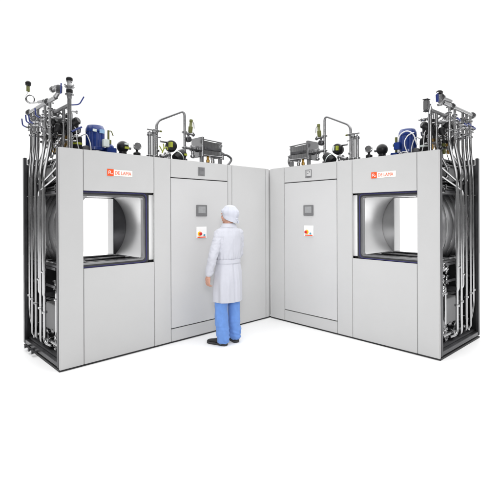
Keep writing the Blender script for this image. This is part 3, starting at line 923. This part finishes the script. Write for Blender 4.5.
    P('actuator_band', MB().lathe((1.675, 0.36, 2.375), (0.85, 0, 0.62), [(0.0725, 0.030), (0.0735, 0.032), (0.0735, 0.040), (0.0725, 0.042)], 26), 'label', d2o)
    P('actuator_foot', MB().tube([(1.70, 0.37, 2.38), (1.70, 0.37, RZ)], 0.03, 0), 'dark', d2o)
    if L:
        P('actuator_label', MB().box((1.730, 0.283, 2.400), (1.775, 0.300, 2.425)), 'lime', d2o)
    yw = MB()
    yw.tube([(1.43, 0.36, 2.41), (1.46, 0.36, 2.48), (1.45, 0.36, 2.535)], 0.008, 0.02, seg=7)
    yw.tube([(1.46, 0.36, 2.47), (1.505, 0.36, 2.50), (1.515, 0.36, 2.46)], 0.008, 0.02, seg=7)
    yw.tube([(1.435, 0.36, 2.43), (1.39, 0.36, 2.50)], 0.007, 0, seg=7)
    if L:
        P('lime_tubing', yw, 'lime')
    vb = MB()
    for e, z in ((1.45, 2.37), (1.52, 2.40), (1.50, 2.34)):
        vb.lathe((e, 0.38, z), (1, 0, 0.2), [(0.02, -0.04), (0.032, -0.035), (0.032, -0.02), (0.02, -0.01), (0.026, 0), (0.026, 0.02), (0.034, 0.025), (0.034, 0.04)], 14)
        vb.cyl((e, 0.38, RZ), (e, 0.38, z), 0.013, seg=10)
    vb.cyl((1.545, 0.38, RZ), (1.545, 0.38, 2.42), 0.022)
    P('valve_block', vb, 'satin')

    # plate heat exchanger
    hx = MB()
    for k in range(22):
        e = 2.062 + k * 0.0135
        hx.box((e, 0.29, 2.445), (e + 0.0105, 0.50, 2.645 - 0.018 * (e - 2.06) / 0.3))
    hxo = P('heat_exchanger', hx, 'bright')
    P('end_plate', MB().box((2.020, 0.265, 2.41), (2.056, 0.525, 2.69)), 'steel', hxo, bevel=0.004)
    P('end_plate', MB().box((2.362, 0.275, 2.42), (2.385, 0.515, 2.655)), 'satin', hxo, bevel=0.004)
    P('tie_bar', MB().box((2.057, 0.262, 2.515), (2.361, 0.286, 2.550)).box((2.10, 0.255, 2.53), (2.18, 0.262, 2.555)), 'dark', hxo)
    P('tie_rod', MB().cyl((2.045, 0.277, 2.66), (2.39, 0.277, 2.645), 0.010).cyl((2.045, 0.277, 2.435), (2.39, 0.277, 2.435), 0.010), 'satin', hxo)
    for e in (2.038, 2.372):
        P('leg', MB().box((e - 0.02, 0.28, RZ), (e + 0.02, 0.33, 2.412)), 'satin', hxo, bevel=0.003)
    for e in (2.17, 2.26):
        P('brass_nipple', MB().lathe((e, 0.33, RZ), (0, 0, 1), [(0.018, 0), (0.018, 0.06), (0.026, 0.065), (0.026, 0.10), (0.018, 0.105), (0.018, 0.165)], 12), 'brass' if e < 2.2 else 'satin', hxo)
    nz = MB().lathe((2.018, 0.40, 2.53), (-1, 0, 0), [(0.045, 0), (0.045, 0.025), (0.028, 0.03), (0.028, 0.07), (0.044, 0.075), (0.044, 0.095), (0.022, 0.10), (0.022, 0.185)], 18)
    nz.lathe((1.95, 0.40, 2.40), (0, 0, 1), [(0.02, 0), (0.034, 0.01), (0.034, 0.03), (0.02, 0.04), (0.02, 0.12)], 14)
    P('exchanger_nozzle', nz, 'satin', hxo)
    vx = MB().tube([(2.386, 0.40, 2.52), (2.52, 0.40, 2.50)], 0.018, 0)
    vx.cyl((2.445, 0.40, 2.40), (2.445, 0.40, 2.60), 0.018)
    vx.lathe((2.445, 0.40, 2.595), (0, 0, 1), [(0.020, 0), (0.042, 0.008), (0.046, 0.02), (0.046, 0.035), (0.036, 0.045)], 18)
    ferrule(vx, (2.41, 0.40, 2.518), (1, 0, -0.1), 0.034)
    ferrule(vx, (2.49, 0.40, 2.505), (1, 0, -0.1), 0.034)
    vx.cyl((2.50, 0.39, 2.42), (2.50, 0.39, 2.50), 0.020)
    P('cross_valve', vx, 'satin')
    if L:
        hs = MB().tube([(2.52, 0.40, 2.50), (2.60, 0.40, 2.50), (2.70, 0.40, 2.45), (2.63, 0.40, 2.36), (2.50, 0.40, 2.29)], 0.017, 0.09, seg=12)
        P('hose', hs, 'hose')
    else:
        hs = MB().tube([(2.51, 0.40, 2.49), (2.53, 0.40, 2.44), (2.50, 0.40, 2.36), (2.42, 0.40, 2.34), (2.40, 0.40, RZ)], 0.017, 0.05, seg=12)
        P('hose', hs, 'hose')
    return m


left_machine = build_machine(LEFT, 'pale grey steel sterilizer forming the left wing, person in white coat before its door', 'sterilizers meeting in a corner')
right_machine = build_machine(RIGHT, 'pale grey steel sterilizer on the right whose blue motor has white cables looping over it', 'sterilizers meeting in a corner')

# ------------------------------------------------------------------ person
PY = 5.06
PX = (228.0 - 250) / 408 * PY
FACE = R(38)
person = thing('person', 'person seen from behind in white coat, white cap, blue trousers and black shoes', 'person', (PX, PY, 0), FACE)


def remesh(mb, voxel, smooth_it=4):
    me = to_mesh('tmp', mb, Matrix.Identity(4), smooth=False)
    o = bpy.data.objects.new('tmp', me)
    COL.objects.link(o)
    md = o.modifiers.new('r', 'REMESH')
    md.mode = 'VOXEL'
    md.voxel_size = voxel
    s = o.modifiers.new('s', 'SMOOTH')
    s.factor = 0.5
    s.iterations = smooth_it
    bpy.context.view_layer.update()
    out = bpy.data.meshes.new_from_object(o.evaluated_get(bpy.context.evaluated_depsgraph_get()))
    bpy.data.objects.remove(o)
    out.polygons.foreach_set('use_smooth', [True] * len(out.polygons))
    return out


def chain(mb, pts, rs, seg=16):
    """tapered limb with round joints"""
    mb.tube(pts, rs, fillet=0, seg=seg)
    for p, r in zip(pts, rs):
        mb.ball(p, r, seg, 10)


def ell(z, rx, ry, cx=0, cy=0, n=48, p=2.3):
    out = []
    for k in range(n):
        a = 2 * math.pi * k / n
        c, s = math.cos(a), math.sin(a)
        out.append((cx + rx * math.copysign(abs(c) ** (2 / p), c), cy + ry * math.copysign(abs(s) ** (2 / p), s), z))
    return out


HT = Matrix.Rotation(R(24), 3, 'Z')        # head turned to the left
HC = Vector((0.018, 0.012, 1.585))


def hd(x, y, z):
    return HC + HT @ Vector((x, y, z))


# limb joints (x right, y forward)
LS, LE, LW = Vector((-0.140, -0.01, 1.370)), Vector((-0.245, -0.035, 1.10)), Vector((-0.268, 0.03, 0.855))
RS_, RE, RW = Vector((0.148, -0.02, 1.370)), Vector((0.192, 0.035, 1.10)), Vector((0.13, 0.25, 1.06))
LHIP, LKN, LAN = Vector((-0.09, 0, 0.86)), Vector((-0.098, 0.015, 0.47)), Vector((-0.100, -0.01, 0.085))
RHIP, RKN, RAN = Vector((0.09, 0, 0.86)), Vector((0.096, 0.015, 0.47)), Vector((0.098, 0.01, 0.085))

bd = MB()
bd.ball(hd(0, -0.005, 0.03), (0.074, 0.092, 0.088), 28, 18, HT)            # skull
bd.ball(hd(0, 0.022, -0.03), (0.058, 0.068, 0.080), 24, 16, HT)            # face
bd.ball(hd(0, 0.060, -0.088), (0.026, 0.024, 0.022), 16, 10, HT)           # chin
bd.ball(hd(0, 0.092, -0.022), (0.011, 0.017, 0.022), 12, 8, HT)            # nose
bd.ball(hd(0, 0.098, -0.032), (0.013, 0.010, 0.010), 12, 8, HT)
bd.ball(hd(0, 0.084, -0.058), (0.022, 0.009, 0.006), 12, 8, HT)            # lips
bd.ball(hd(0, 0.083, -0.068), (0.020, 0.009, 0.006), 12, 8, HT)
for s in (-1, 1):
    bd.ball(hd(s * 0.036, 0.066, -0.028), (0.020, 0.018, 0.018), 12, 8, HT)  # cheek
    bd.ball(hd(s * 0.074, -0.005, -0.018), (0.010, 0.020, 0.032), 14, 10, HT)  # ear
    bd.ball(hd(s * 0.030, 0.080, 0.020), (0.022, 0.010, 0.007), 12, 8, HT)   # brow
chain(bd, [Vector((0, -0.005, 1.40)), Vector((0, 0.0, 1.46)), hd(0, -0.02, -0.04)], [0.062, 0.055, 0.056])
bd.loft([ell(1.43, 0.08, 0.055), ell(1.39, 0.125, 0.075), ell(1.30, 0.145, 0.092), ell(1.15, 0.145, 0.09), ell(1.03, 0.13, 0.085), ell(0.90, 0.155, 0.105), ell(0.80, 0.15, 0.10)])
for S, E_, W_ in ((LS, LE, LW), (RS_, RE, RW)):
    chain(bd, [S, S.lerp(E_, 0.5), E_, E_.lerp(W_, 0.4), W_], [0.046, 0.042, 0.036, 0.034, 0.024])
for h_, k_, a_ in ((LHIP, LKN, LAN), (RHIP, RKN, RAN)):
    chain(bd, [h_, h_.lerp(k_, 0.5), k_, k_.lerp(a_, 0.35), a_], [0.078, 0.066, 0.05, 0.052, 0.036])
    bd.ball(a_ + Vector((0, -0.01, -0.030)), (0.030, 0.040, 0.026), 16, 10)


def hand(mb, wrist, along, palm_n, thumb_side, curl):
    """palm, four bent fingers of unequal length and a thumb from the palm's side"""
    d = along.normalized()
    n = (palm_n - d * palm_n.dot(d)).normalized()      # way the palm looks
    w = d.cross(n).normalized() * thumb_side            # towards the thumb
    c = wrist + d * 0.048
    rot = Matrix((w, d, n)).transposed()
    mb.ball(c, (0.040, 0.054, 0.016), 18, 12, rot)
    mb.ball(c + d * 0.022, (0.044, 0.028, 0.014), 18, 12, rot)
    mb.tube([wrist - d * 0.02, wrist + d * 0.03], [0.024, 0.024], 0, 14)
    for off, ln, r in ((0.0345, 0.072, 0.0080), (0.0118, 0.080, 0.0083), (-0.0108, 0.074, 0.0080), (-0.0325, 0.058, 0.0072)):
        p = c + d * 0.042 + w * off
        pts, rs = [c + d * 0.015 + w * off * 0.8, p], [r * 1.1, r * 1.08]
        ang = 0.10
        curl_ = curl * (1.0 + 9.0 * (0.0345 - off))
        for j, (k, cu) in enumerate(((0.42, curl_), (0.32, curl_ * 1.1), (0.26, curl_ * 0.8))):
            ang += cu
            p = p + (d * math.cos(ang) + n * math.sin(ang) + w * off * 2.5) * ln * k
            pts.append(p)
            rs.append(r * (1.0 - 0.10 * (j + 1)))
        chain(mb, pts, rs, 10)
    b = c - d * 0.018 + w * 0.030
    chain(mb, [b, b + d * 0.022 + w * 0.022 + n * 0.010, b + d * 0.050 + w * 0.030 + n * 0.020, b + d * 0.074 + w * 0.030 + n * 0.027], [0.0135, 0.0125, 0.0105, 0.0085], 10)


hand(bd, LW, Vector((0.0, 0.22, -1)), Vector((0.9, 0.1, 0)), -1, 0.30)
hand(bd, RW, Vector((-0.5, 0.85, 0.0)), Vector((-0.4, -0.2, -0.8)), -1, 0.35)
# the thumb must point forward: checked by geometry below
body_me = remesh(bd, 0.0029, 3)
link('body', body_me, M['skin'], person)

for s in (-1, 1):
    e = MB().ball(hd(s * 0.030, 0.0770, 0.004), (0.012, 0.008, 0.006), 14, 10, HT)
    link('eye', to_mesh('eye', e, Matrix.Identity(4)), M['eye'], person)

# --- coat: torso and sleeves in one cloth
ct = MB()
ct.loft([ell(1.470, 0.070, 0.066, cy=-0.005), ell(1.450, 0.088, 0.074, cy=-0.008), ell(1.425, 0.124, 0.086, cy=-0.012), ell(1.395, 0.154, 0.100, cy=-0.014), ell(1.34, 0.172, 0.114, cy=-0.012), ell(1.25, 0.176, 0.124, cy=-0.006),
         ell(1.14, 0.166, 0.120), ell(1.035, 0.153, 0.112), ell(0.98, 0.160, 0.121), ell(0.90, 0.172, 0.136, cx=-0.004), ell(0.78, 0.178, 0.146, cx=-0.010, cy=-0.004), ell(0.64, 0.180, 0.150, cx=-0.014, cy=-0.006), ell(0.530, 0.184, 0.153, cx=-0.016, cy=-0.006)])
chain(ct, [LS + Vector((0, 0, -0.005)), LS.lerp(LE, 0.5), LE, LE.lerp(LW, 0.5), LW + Vector((0.002, -0.012, 0.035))], [0.060, 0.059, 0.055, 0.052, 0.046], 22)
chain(ct, [RS_ + Vector((0, 0, -0.005)), RS_.lerp(RE, 0.5), RE, RE.lerp(RW, 0.5), RE.lerp(RW, 0.86)], [0.060, 0.062, 0.056, 0.052, 0.046], 22)
cme = remesh(ct, 0.0075, 5)


def seg_dist(p, a, b):
    d = b - a
    k = max(0, min(1, (p - a).dot(d) / d.length_squared))
    return (p - a - d * k).length, k


nrm = [v.normal.copy() for v in cme.vertices]
for v, n_ in zip(cme.vertices, nrm):
    p = v.co.copy()
    arm = min(seg_dist(p, LS, LE)[0], seg_dist(p, LE, LW)[0], seg_dist(p, RS_, RE)[0], seg_dist(p, RE, RW)[0])
    d = 0.0
    if arm < 0.085 and abs(p.x) > 0.135:
        d += 0.011 * (0.35 - abs(noise.noise(Vector((p.x * 10 + p.z * 5, p.y * 10, p.z * 17 - p.x * 9)))))
        d += 0.005 * noise.noise(Vector((p.x * 14 + p.z * 8, p.y * 14, p.z * 30))) + 0.003 * noise.noise(p * 60)
    else:
        ang = math.atan2(p.y, p.x)
        if p.z < 1.03:
            k = min(1, (1.03 - p.z) / 0.3)
            d += k * (0.017 * noise.noise(Vector((math.cos(ang) * 3.4, math.sin(ang) * 3.4, p.z * 0.9))) + 0.005 * math.sin(ang * 9 + 2.2 * noise.noise(p * 3)))
            if p.y < 0 and abs(p.x + 0.004) < 0.012:        # back vent
                d -= 0.010 * (1 - abs(p.x + 0.004) / 0.012)
        else:
            d += 0.012 * (0.3 - abs(noise.noise(Vector((p.x * 9 + p.z * 3, p.y * 6, p.z * 4.5 - p.x * 4)))))
            d += 0.008 * noise.noise(Vector((p.x * 11, p.y * 9, p.z * 6 + 3))) + 0.004 * noise.noise(Vector((p.x * 24, p.y * 12, p.z * 9)))
            if p.y < 0 and abs(p.x + 0.004) < 0.010:        # centre back seam
                d -= 0.004 * (1 - abs(p.x + 0.004) / 0.010)
            if 1.03 < p.z < 1.16:
                d += 0.004 * math.sin(ang * 22) * (1 - (p.z - 1.03) / 0.13)
        d -= 0.006 * math.exp(-((p.z - 1.022) / 0.03) ** 2)
    q = p + n_ * d
    if p.z < 0.60 and abs(p.x) < 0.23:
        k = min(1, (0.60 - p.z) / 0.05)
        q.z = q.z * (1 - k) + p.z * k
    v.co = q
coat = link('coat', cme, M['coat'], person)
bl = MB()
o_, i_ = [], []
rings = []
for z, g in ((0.998, 0.0), (0.999, 0.006), (1.045, 0.006), (1.046, 0.0)):
    rings.append(ell(z, 0.1535 + g, 0.1150 + g, n=64))
bl.loft(rings)
link('belt', to_mesh('belt', bl, Matrix.Identity(4)), M['coat'], coat)
cl = MB()
cl.loft([ell(1.436, 0.108, 0.086, cx=0.004, cy=-0.010), ell(1.446, 0.106, 0.085, cx=0.004, cy=-0.010), ell(1.478, 0.080, 0.074, cx=0.006, cy=-0.006), ell(1.486, 0.072, 0.069, cx=0.006, cy=-0.004), ell(1.460, 0.064, 0.062, cx=0.006, cy=-0.004)])
link('collar', to_mesh('collar', cl, Matrix.Identity(4), sharp=60), M['coat'], coat)

# --- trousers
tr = MB()
tr.loft([ell(0.95, 0.125, 0.085), ell(0.86, 0.135, 0.095), ell(0.78, 0.140, 0.095)])
chain(tr, [LHIP, LHIP.lerp(LKN, 0.5), LKN, LKN.lerp(LAN, 0.5), LAN + Vector((0.004, -0.012, -0.005))], [0.072, 0.082, 0.082, 0.081, 0.076], 24)
chain(tr, [RHIP, RHIP.lerp(RKN, 0.5), RKN, RKN.lerp(RAN, 0.5), RAN + Vector((0.004, -0.012, -0.005))], [0.072, 0.076, 0.073, 0.073, 0.074], 24)
tme = remesh(tr, 0.0075, 4)
nrm = [v.normal.copy() for v in tme.vertices]
for v, n_ in zip(tme.vertices, nrm):
    p = v.co.copy()
    low = max(0, 1 - p.z / 0.34)
    d = 0.011 * (0.3 - abs(noise.noise(Vector((p.x * 13, p.y * 13, p.z * 6 + p.x * 8))))) + 0.008 * noise.noise(Vector((p.x * 7 + 4, p.y * 22, p.z * 16))) * (0.4 + 1.2 * low)
    d += low * 0.006 * math.sin(p.z * 95 + 5 * noise.noise(p * 9) + p.x * 30)
    q = p + n_ * d
    q.z = max(q.z, 0.016)
    v.co = q
link('trousers', tme, M['trousers'], person)

# --- shoes


def shoe(ankle, yaw):
    """low black shoe; heel under the ankle, toe along yaw"""
    X = Matrix.Translation((ankle.x, ankle.y - 0.002, 0)) @ Matrix.Rotation(yaw, 4, 'Z')
    secs = [(-0.062, 0.020, 0.030, 0.058), (-0.050, 0.034, 0.030, 0.070), (-0.01, 0.040, 0.030, 0.092), (0.04, 0.041, 0.028, 0.088), (0.09, 0.046, 0.026, 0.072), (0.14, 0.050, 0.026, 0.058), (0.18, 0.046, 0.026, 0.050), (0.205, 0.032, 0.026, 0.044), (0.216, 0.014, 0.028, 0.038)]
    rings = []
    for y, w, z0, z1 in secs:
        ring_ = []
        for k in range(24):
            a = 2 * math.pi * k / 24
            c, s = math.cos(a), math.sin(a)
            zc, hz = (z0 + z1) / 2, (z1 - z0) / 2
            zz_ = zc + hz * math.copysign(abs(s) ** 0.75, s)
            wx = w * math.copysign(abs(c) ** 0.8, c) * (1 - 0.28 * max(0, s))
            ring_.append((wx, y, zz_))
        rings.append(ring_)
    up_ = MB().loft(rings)
    o = link('shoe', to_mesh('shoe', up_, X, sharp=60), M['shoe'], person)
    so = MB()
    out = [(-0.066, 0.018), (-0.052, 0.037), (-0.01, 0.043), (0.04, 0.041), (0.09, 0.047), (0.14, 0.053), (0.18, 0.049), (0.208, 0.034), (0.221, 0.014)]
    pts = [(w, y) for y, w in out] + [(-w, y) for y, w in reversed(out)]
    so.loft([[(x, y, z) for x, y in pts] for z in (0.003, 0.030)])
    link('sole', to_mesh('sole', so, X, bevel=0.0, sharp=50), M['sole'], o)


shoe(LAN, R(22))
shoe(RAN, R(-8))

# --- cap: gathered cloth over the hair, with a band
cp = MB()
rings = []
nseg = 72
for j in range(22):
    f_ = j / 21
    if f_ < 0.18:
        z = -0.052 + 0.05 * (f_ / 0.18)
        r = 0.093 + 0.004 * math.sin(f_ * 17)
    else:
        g_ = (f_ - 0.18) / 0.82
        a = g_ * math.pi / 2
        z = -0.002 + 0.128 * math.sin(a)
        r = (0.097 + 0.016 * math.sin(min(1, g_ * 2.2) * math.pi)) * max(0.02, max(0.0, math.cos(a)) ** 0.62)
    ring_ = []
    for k in range(nseg):
        a = 2 * math.pi * k / nseg
        wob = 1 + (0.030 * math.sin(a * 13 + 2 * noise.noise(Vector((math.cos(a) * 2, math.sin(a) * 2, f_ * 2)))) + 0.03 * noise.noise(Vector((math.cos(a) * 3, math.sin(a) * 3, f_ * 4)))) * (1 if f_ > 0.2 else 0.25)
        x, y = r * 0.96 * math.cos(a) * wob, r * (1.13 if math.sin(a) < 0 else 0.93) * math.sin(a) * wob - 0.014
        # the front edge rides up to the forehead, the back reaches the nape
        tilt = 0.066 * max(0, math.sin(a)) ** 1.3 * (1 - min(1, f_ / 0.6)) - 0.044 * max(0, -math.sin(a)) * (1 - min(1, f_ / 0.5))
        ring_.append(tuple(hd(x, y, z + tilt)))
    rings.append(ring_)
cp.loft(rings)
cap = link('cap', to_mesh('cap', cp, Matrix.Identity(4), sharp=80), M['capm'], person)
kn = MB().ball(hd(0.0, -0.118, -0.045), (0.030, 0.016, 0.016), 16, 10, HT)
kn.tube([tuple(hd(0.005, -0.118, -0.045)), tuple(hd(0.025, -0.128, -0.080)), tuple(hd(0.022, -0.118, -0.105))], 0.008, 0.01, 8)
link('cap_tie', to_mesh('cap_tie', kn, Matrix.Identity(4)), M['capm'], cap)
